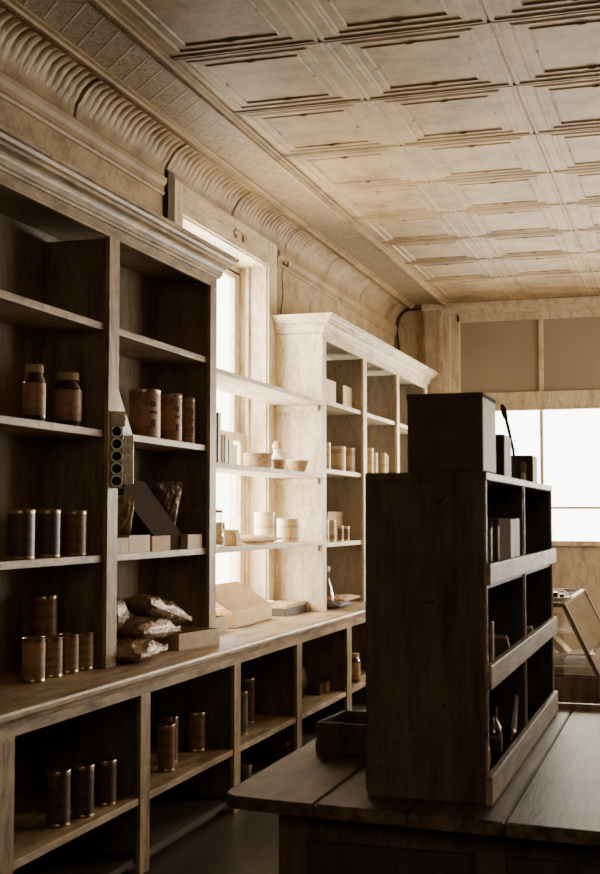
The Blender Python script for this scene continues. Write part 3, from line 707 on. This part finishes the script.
# lower cupboard goods
for (x, y, r, h, lab) in ((-2.486, 4.66, .05, .22, 'leftmost of three dark tins in the lower left cupboard'), (-2.46, 4.83, .046, .21, 'middle of three dark tins in the lower left cupboard'), (-2.466, 5.056, .047, .19, 'rightmost of three dark tins in the lower left cupboard')):
    tin('food_tin', lab, x, y, .342, r, h, L_DKB)
for (x, y, r, h, lab) in ((-2.50, 5.46, .034, .205, 'slim dark tin beside the post in the second lower cupboard'), (-2.50, 5.80, .043, .225, 'front dark tin, second of four in the second lower cupboard'), (-2.56, 6.00, .036, .23, 'third of four dark tins in the second lower cupboard'), (-2.562, 6.34, .055, .205, 'rightmost and widest dark tin in the second lower cupboard')):
    tin('food_tin', lab, x, y, .342, r, h, L_BRN)
tin('tall_can', 'front tall can with pale spotted wrapper in the third lower cupboard', -2.50, 6.88, .342, .04, .245, GREENT)
tin('tall_can', 'rear tall dark can in the third lower cupboard', -2.60, 7.27, .342, .045, .27, L_DKB)
tin('short_can', 'short can on the cupboard floor below the two tall cans', -2.45, 6.82, .08, .036, .10, GREENT)
tin('short_can', 'left small bright-topped can on the third cupboard floor', -2.415, 7.485, .08, .014, .115, L_DKB)
tin('short_can', 'right small bright-topped can on the third cupboard floor', -2.415, 7.555, .08, .013, .11, L_DKB)
bl = thing('small_carton', 'small pale-sided carton in the fourth lower cupboard', 'box', (-2.55, 8.62+.0, .342))
part('box_body', lambda bm: box(bm, -.05, .05, -.12, .12, 0, .075, .002), DARKC, bl); part('end_label', lambda bm: box(bm, .045, .053, .03, .12, .002, .073, .001), CARDT, bl)
bm = bmesh.new(); prism_x(bm, [(0, 0), (.12, 0), (-.02, .18), (-.12, .175)], -.12, 0)
tag(obj('leaning_box', bm, KRAFT, None, False, (-2.64, 8.60, .342)), 'tilted box leaning behind the small carton in the lower cupboard', 'box')
bm = bmesh.new(); box(bm, -.1, .1, -.28, .28, 0, .17, .004)
tag(obj('long_box', bm, LOWIN, None, False, (-2.78, 8.40, .342)), 'long dim box at the back of the fourth lower cupboard', 'box')
jar('glass_jar', 'pale jar in the lower cupboard at the edge of the dark shelf unit', -2.449, 9.25, .342, .045, .22)

# ------------------------------------------------------------------ foreground table
tb = thing('display_table', 'worn plank-topped table in the foreground carrying the dark shelf unit', 'table', (-.35, 4.1, 0))
bm = bmesh.new()
pts = [(-1.17, 3.20), (.62, 3.02), (.62, 5.02), (-1.20, 5.02)]
# rounded near-left corner, planks with seams
edge = [(-1.225, 3.29), (-1.222, 3.25), (-1.208, 3.222), (-1.18, 3.203), (-1.14, 3.195)]
cols = [(-1.225, -.953), (-.949, -.70), (-.696, -.45), (-.446, -.18), (-.176, .1), (.104, .36), (.364, .62)]
for i, (a, b_) in enumerate(cols):
    fy = lambda x: 3.20 - (x+1.2)*.10
    if i == 0: o2 = edge + [(b_, fy(b_)), (b_, 5.02), (a, 5.02)]
    else: o2 = [(a, fy(a)), (b_, fy(b_)), (b_, 5.02), (a, 5.02)]
    t = bmesh.new()
    lo = [t.verts.new((x+.35, y-4.1, .816)) for x, y in o2]; hi = [t.verts.new((x+.35, y-4.1, .85)) for x, y in o2]
    n = len(o2); t.faces.new(lo[::-1]); t.faces.new(hi)
    for k in range(n): t.faces.new((lo[k], lo[(k+1) % n], hi[(k+1) % n], hi[k]))
    bmesh.ops.recalc_face_normals(t, faces=t.faces[:])
    bmesh.ops.bevel(t, geom=[e for e in t.edges if all(v.co.z > .84 for v in e.verts)], offset=.004, segments=2, affect='EDGES')
    merge(bm, t)
obj('tabletop', bm, TABLE, tb)
boxpart('rear_lip', (-1.2+.35, .97, 5.02-4.1, 5.045-4.1, .80, .87), RAIL, tb)
boxpart('body', (-1.08+.35, .93, 3.32-4.1, 4.94-4.1, .06, .816), DARKIN, tb, .004)
for z0, z1 in ((.72, .80), (.06, .16)): boxpart('panel_rail', (-1.09+.35, .94, 3.305-4.1, 3.322-4.1, z0, z1), DARKW, tb)
for xx in (-1.09, -.55, -.02, .49): boxpart('panel_stile', (xx+.35, xx+.43, 3.302-4.1, 3.322-4.1, .06, .80), DARKW, tb)
for xx in (-1.06, .46):
    for yy in (3.34, 4.83): boxpart('leg', (xx+.35, xx+.43, yy-4.1, yy+.08-4.1, 0, .07), DARKW, tb)

# open wooden crate on the table
wb = thing('wooden_crate', 'small dark open wooden crate on the table beside the shelf unit', 'crate', (-1.005, 3.97, .85), radians(-4))
for nm, d in (('side_board', (-.13, .13, -.13, -.12, 0, .098)), ('side_board', (-.13, .13, .12, .13, 0, .098)), ('end_board', (-.13, -.12, -.12, .12, 0, .098)), ('end_board', (.12, .13, -.12, .12, 0, .098)), ('bottom_board', (-.12, .12, -.12, .12, 0, .01))):
    boxpart(nm, d, DARKW, wb, .002)
boxpart('side_slat', (-.132, .132, -.136, -.129, .05, .09), DARKW, wb, .002); boxpart('side_slat', (-.132, .132, -.136, -.129, .005, .045), DARKW, wb, .002)
t = thing('hand_brush', 'dark-bristled brush with pale handle lying in the small crate', 'brush', (-.93, 3.98, .93), radians(20))
part('handle', lambda bm: tube(bm, [(-.08, 0, -.02), (-.02, 0, .01), (.05, 0, .04)], [.008, .011, .009], 10), WHITEP, t, True)
part('bristles', lambda bm: merge(bm, (lambda q: (bmesh.ops.create_uvsphere(q, u_segments=16, v_segments=10, radius=1), q)[1])(bmesh.new()), Matrix.Translation((.075, 0, .06)) @ Matrix.Diagonal((.03, .025, .045, 1))), BRUSH, t, True)

# ------------------------------------------------------------------ dark shelf unit on the table
U = thing('tabletop_shelf_unit', 'tall dark wooden shelf unit with pale lips standing on the foreground table', 'shelf unit', (-.68, 4.12, .85))
def UB(nm, x0, x1, y0, y1, z0, z1, m, bev=.002): return boxpart(nm, (x0+.68, x1+.68, y0-4.12, y1-4.12, z0-.85, z1-.85), m, U, bev)
UB('end_panel', -.84, -.517, 3.30, 3.322, .851, 1.712, DARKW, .004)
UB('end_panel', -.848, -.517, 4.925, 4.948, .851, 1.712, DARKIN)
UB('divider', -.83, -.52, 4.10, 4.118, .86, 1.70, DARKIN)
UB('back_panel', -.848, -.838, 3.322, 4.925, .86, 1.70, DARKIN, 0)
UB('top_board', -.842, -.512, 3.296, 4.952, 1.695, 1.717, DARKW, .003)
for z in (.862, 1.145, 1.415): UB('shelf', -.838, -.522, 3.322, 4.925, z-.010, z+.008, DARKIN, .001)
for y0_, y1_ in ((3.30, 3.312), (4.10, 4.112), (4.938, 4.95)): UB('edge_strip', -.519, -.513, y0_, y1_, .93, 1.70, RAIL, .001)
UB('top_edge_strip', -.519, -.511, 3.30, 4.95, 1.697, 1.715, RAIL, .001)
for z0, z1 in ((.856, .930), (1.150, 1.213), (1.420, 1.475)): UB('front_lip', -.516, -.497, 3.262 if z0 < 1 else 3.262, 4.93, z0, z1, RAIL, .003)
# things on top
bx = thing('lidded_box', 'big dark square box on the near top corner of the shelf unit', 'box', (-.62, 3.42, 1.717))
part('box_body', lambda bm: box(bm, -.105, .098, -.12, .12, 0, .208, .006), DARKC, bx)
part('lit_side', lambda bm: box(bm, .097, .1, -.112, .112, .004, .20, .002), WHITEP, bx)  # pale plate on the dark box, painting its right side as lit
part('lid_edge', lambda bm: (box(bm, -.107, .1, -.122, .124, .196, .212, .004)), DARKC, bx)
b2 = thing('lidded_box', 'second dark box with pale side, behind the big dark one', 'box', (-.60, 4.01, 1.717))
part('box_body', lambda bm: box(bm, -.07, .046, -.08, .08, 0, .14, .003), DARKC, b2)
part('lit_side', lambda bm: box(bm, .045, .048, -.075, .075, .004, .136, .001), WHITEP, b2)
sp = thing('wooden_spoon', 'dark spoon leaning upright beside the second box on top of the shelf unit', 'spoon', (-.540, 4.13, 1.722))
part('handle', lambda bm: tube(bm, [(.0, 0, .0), (-.012, 0, .1), (-.034, 0, .20)], [.004, .005, .006], 8), BRUSH, sp, True)
part('bowl', lambda bm: merge(bm, (lambda q: (bmesh.ops.create_uvsphere(q, u_segments=16, v_segments=10, radius=1), q)[1])(bmesh.new()), Matrix.Translation((-.04, 0, .22)) @ Matrix.Rotation(-.25, 4, 'Y') @ Matrix.Diagonal((.010, .007, .030, 1))), BRUSH, sp, True)
b3 = thing('lidded_box', 'small brown box farthest along the top of the shelf unit', 'box', (-.60, 4.67, 1.717))
part('box_body', lambda bm: box(bm, -.07, .054, -.07, .07, 0, .105, .003), DARKC, b3)
part('lit_side', lambda bm: box(bm, .053, .057, -.066, .066, .004, .10, .001), WHITEP, b3)
fg = thing('small_figure_ornament', 'small pale ornament in front of the farthest brown box on the unit', 'ornament', (-.566, 4.50, 1.717))
part('base', lambda bm: lathe(bm, [(0, 0), (.009, 0), (.009, .03), (.006, .04), (0, .04)], 16), WHITEP, fg, True)
part('tuft', lambda bm: lathe(bm, [(0, .038), (.007, .042), (.011, .06), (.007, .075), (0, .08)], 12), WICK, fg, True)
# upper tier
zt = 1.424
book('left pale-spined book of the pair in the top tier of the dark unit', -.64, -.522, 3.835, 3.935, zt, .165, WHITEP, 'pale_book')
book('right pale-spined book of the pair in the top tier of the dark unit', -.64, -.522, 3.94, 4.04, zt, .168, WHITEP, 'pale_book')
for k, (y, r, h, lab) in enumerate(((3.46, .032, .165, 'nearest of three dark tins in the top tier of the dark unit'), (3.60, .032, .16, 'middle of three dark tins in the top tier of the dark unit'), (3.74, .032, .165, 'farthest of three dark tins in the top tier of the dark unit'))):
    tin('dark_tin', lab, -.575, y, zt, r, h, L_DKB, DARKC, DARKC)
# middle tier
zt = 1.154
bm = bmesh.new(); box(bm, -.004, .004, -.012, .012, 0, .16, .003)
tag(obj('upright_stick', bm, RAIL, None, False, (-.519, 3.42, zt)), 'upright pale stick by the near corner in the middle tier of the unit', 'stick')
bm = bmesh.new(); box(bm, -.03, .03, -.006, .006, 0, .17, .002)
o = obj('leaning_card', bm, KRAFT, None, False, (-.55, 3.86, zt+.002)); o.rotation_euler = (radians(58), 0, 0); tag(o, 'tan card leaning left in the middle tier of the dark unit', 'card')
bm = bmesh.new(); box(bm, -.02, .02, -.004, .004, 0, .15, .002)
o = obj('paper_slip', bm, WHITEP, None, False, (-.535, 4.42, zt+.002)); o.rotation_euler = (radians(62), 0, 0); tag(o, 'white paper slip leaning past the divider in the middle tier', 'paper')
# bottom tier
def vial(label, x, y, z, r, h):
    t = thing('glass_bottle', label, 'bottle', (x, y, z))
    part('bottle_body', lambda bm: lathe(bm, [(0, 0), (r*.9, 0), (r, .006), (r, h*.55), (r*.85, h*.66), (r*.42, h*.76), (r*.38, h*.9), (r*.5, h*.91), (r*.5, h*.97), (0, h*.97)], 24), JARGL, t, True)
    part('shoulder_cap', lambda bm: lathe(bm, [(r*.88, h*.655), (r*.45, h*.765), (r*.40, h*.80), (0, h*.81)], 24), TINM, t, True)
    part('contents', lambda bm: lathe(bm, [(0, .005), (r*.9, .005), (r*.9, h*.5), (0, h*.5)], 24), DARKC, t, True)
    return t
vial('nearer small glass bottle in the bottom tier of the dark unit', -.545, 3.40, .872, .022, .16)
vial('farther taller glass bottle in the bottom tier of the dark unit', -.547, 3.62, .872, .024, .19)
sc_ = thing('metal_scoop', 'pale-handled scoop leaning against the divider in the bottom tier', 'scoop', (-.545, 4.04, .885))
part('handle', lambda bm: tube(bm, [(0, -.03, .03), (0, .02, .09), (0, .08, .15)], [.010, .008, .006], 8), WHITEP, sc_, True)
part('blade', lambda bm: merge(bm, (lambda q: (bmesh.ops.create_uvsphere(q, u_segments=14, v_segments=8, radius=1), q)[1])(bmesh.new()), Matrix.Translation((0, -.05, .025)) @ Matrix.Rotation(-.9, 4, 'X') @ Matrix.Diagonal((.012, .022, .03, 1))), TINM, sc_, True)
gl = thing('metal_funnel', 'dark metal funnel standing on its spout behind the bottles, bottom tier', 'funnel', (-.66, 3.62, .872))
part('cone', lambda bm: lathe(bm, [(.05, .12), (.055, .125), (.012, .05), (.008, .0), (.006, 0), (.009, .052), (.045, .12)], 24), BLACKM, gl, True)
bm = bmesh.new(); crinkle(bm, (.05, .09, .05), .02, 22, seed=60)
tag(obj('dark_bundle', bm, DKFOIL, None, True, (-.70, 3.95, .93)), 'dark crumpled bundle behind the bottles in the bottom tier', 'bundle')

# ------------------------------------------------------------------ display case behind the unit
dc = thing('glass_display_case', 'old slant-fronted glass display case standing behind the table', 'display case', (-1.1, 8.0, 0))
def DB(nm, d, m, bev=.004): return boxpart(nm, d, m, dc, bev)
Y0, Y1 = 0.0, 1.6
DB('base_cabinet', (-.5, .55, Y0, Y1, 0, .60), DARKW)
DB('shelf', (-.48, .52, Y0+.01, Y1-.01, .735, .742), GLASS, 0); DB('shelf', (-.48, .40, Y0+.01, Y1-.01, .87, .876), GLASS, 0)
DB('shelf_edge', (-.48, .52, Y0, Y0+.008, .732, .744), CREAM, 0); DB('shelf_edge', (-.48, .52, Y0, Y0+.008, .660, .670), CREAM, 0); DB('shelf_edge', (-.48, .42, Y0, Y0+.008, .868, .877), CREAM, 0)
DB('top_frame', (-.5, .34, Y0-.01, Y0+.03, 1.03, 1.056), DARKW); DB('top_frame', (-.5, .34, Y1-.03, Y1, 1.03, 1.056), DARKW); DB('top_frame', (.31, .34, Y0, Y1, 1.03, 1.056), CREAM)
DB('top_glass', (-.49, .33, Y0+.01, Y1-.01, 1.045, 1.05), GLASS, 0)
for yy in (Y0, Y1-.03):
    part('slanted_post', lambda bm: prism_y(bm, [(.315, 1.05), (.345, 1.05), (.56, .60), (.53, .60)], yy, yy+.02), DARKW, dc)
part('slanted_glass', lambda bm: prism_y(bm, [(.335, 1.05), (.34, 1.05), (.555, .60), (.55, .60)], Y0+.02, Y1-.02), GLASS, dc)
DB('side_glass', (-.48, .33, Y0+.004, Y0+.007, .60, 1.04), GLASS, 0)
DB('rear_panel', (-.5, -.48, Y0, Y1, .60, 1.04), INSIDE2, 0)
DB('case_floor', (-.48, .52, Y0+.01, Y1-.01, .60, .612), DARKW, 0)
ob = thing('crumpled_tray', 'small pale tray of oddments on top of the glass display case', 'tray', (-.83, 8.12, 1.056))
part('dish', lambda bm: lathe(bm, [(0, 0), (.09, 0), (.115, .03), (.118, .032), (.112, .034), (.088, .006), (0, .006)], 28), WHITEP, ob, True)
part('oddments', lambda bm: [box(bm, -.05+.04*k, -.02+.04*k, -.05+.02*k, .02, .008, .05+.012*(k % 2), .004) for k in range(3)], BLACKM, ob)
part('wire_handle', lambda bm: tube(bm, [(-.11, 0, .03), (-.06, 0, .075), (.05, 0, .075), (.11, 0, .03)], .006, 6), WHITEP, ob, True)
o = bmesh.new(); box(o, -.03, .03, -.1, .1, 0, .19, .004); cc = obj('pale_carton', o, WHITEP, None, False, (-.82, 8.12, .75)); cc.rotation_euler = (0, radians(-42+90), 0)
cc.location = (-.88, 8.15, .775); cc.rotation_euler = (0, radians(135), 0)
tag(cc, 'white carton lying tilted inside the glass display case', 'carton')
cc.location = (-.86, 8.15, .83); cc.scale = (.7, 1, .8)
tin('small_jar', 'small labelled jar on the glass shelf inside the display case', -.83, 8.10, .877-.0, .018, .06, L_BRN, PALET, PALET, cat='jar')

# ------------------------------------------------------------------ groups of repeats
def region(o):
    x, y, z = o.location
    if x > -1.3: return 'on the dark shelf unit' if y < 6 else 'in the display case'
    if z < .85: return 'in the lower cupboards'
    if y < 6.62: return 'in the near wall cabinet'
    if y < 8.8: return 'on the window shelves' if z > 1 else 'on the counter below the window'
    return 'in the far wall cabinet'
import collections
gg = collections.defaultdict(list)
for o in list(COL.objects):
    if o.parent is None and 'category' in o and 'group' not in o:
        gg[(o.name.split('.')[0], region(o) if o['category'] != 'cabinet' else 'above the long counter')].append(o)
for (nm, rg), os_ in gg.items():
    if len(os_) > 1:
        pl = nm.replace('_', ' '); pl = pl[:-1]+'ies' if pl.endswith('y') else pl+('es' if pl.endswith('x') else 's')
        if nm == 'window_shelf': rg = 'between the two cabinets'
        for o in os_: o['group'] = '%s %s' % (pl, rg)

# ------------------------------------------------------------------ light
def area(name, loc, rot, sx, sy, power, col, spread=180):
    l = bpy.data.lights.new(name, 'AREA'); l.shape = 'RECTANGLE'; l.size = sx; l.size_y = sy; l.energy = power; l.color = col; l.spread = radians(spread)
    o = bpy.data.objects.new(name, l); COL.objects.link(o); o.location = loc; o.rotation_euler = rot
    return o
WARM = (1.0, .87, .69)
area('window_daylight', (XW-.9, 7.85, 2.4), (0, radians(-90), 0), 3.2, 3.0, 640, WARM)
area('back_window_daylight', (.4, YB+.8, 2.05), (radians(-90), 0, 0), 6.2, 1.9, 680, WARM)
area('side_fill', (XR-.05, 10.9, 2.1), (0, radians(90), 0), 2.2, 3.4, 210, WARM, 150)  # fill added inside the closed right wall, standing in for unseen windows
area('front_fill', (.6, YF+.05, 2.4), (radians(72), 0, 0), 3.4, 1.8, 17, WARM, 100)  # weak fill added behind the camera to lift the near darks
w = bpy.data.worlds.new('world'); S.world = w; w.use_nodes = True
w.node_tree.nodes['Background'].inputs[0].default_value = (1, .95, .86, 1)
w.node_tree.nodes['Background'].inputs[1].default_value = 12.0

# ------------------------------------------------------------------ camera
F = 1250.0
P = math.atan(79/F); yaw = math.atan2(390*cos(P), F)
f = Vector((-sin(yaw)*cos(P), cos(yaw)*cos(P), sin(P)))
cd = bpy.data.cameras.new('camera'); cam = bpy.data.objects.new('camera', cd); COL.objects.link(cam)
cam.location = (0, 0, 1.6); cam.rotation_euler = f.to_track_quat('-Z', 'Y').to_euler()
cd.sensor_fit = 'HORIZONTAL'; cd.sensor_width = 36; cd.lens = F/600*36
cd.clip_start = .05; cd.clip_end = 100
cd.dof.use_dof = True; cd.dof.focus_distance = 7.0; cd.dof.aperture_fstop = 9.0
S.camera = cam
S.view_settings.view_transform = 'AgX'
S.view_settings.look = 'None'
S.view_settings.exposure = -0.15
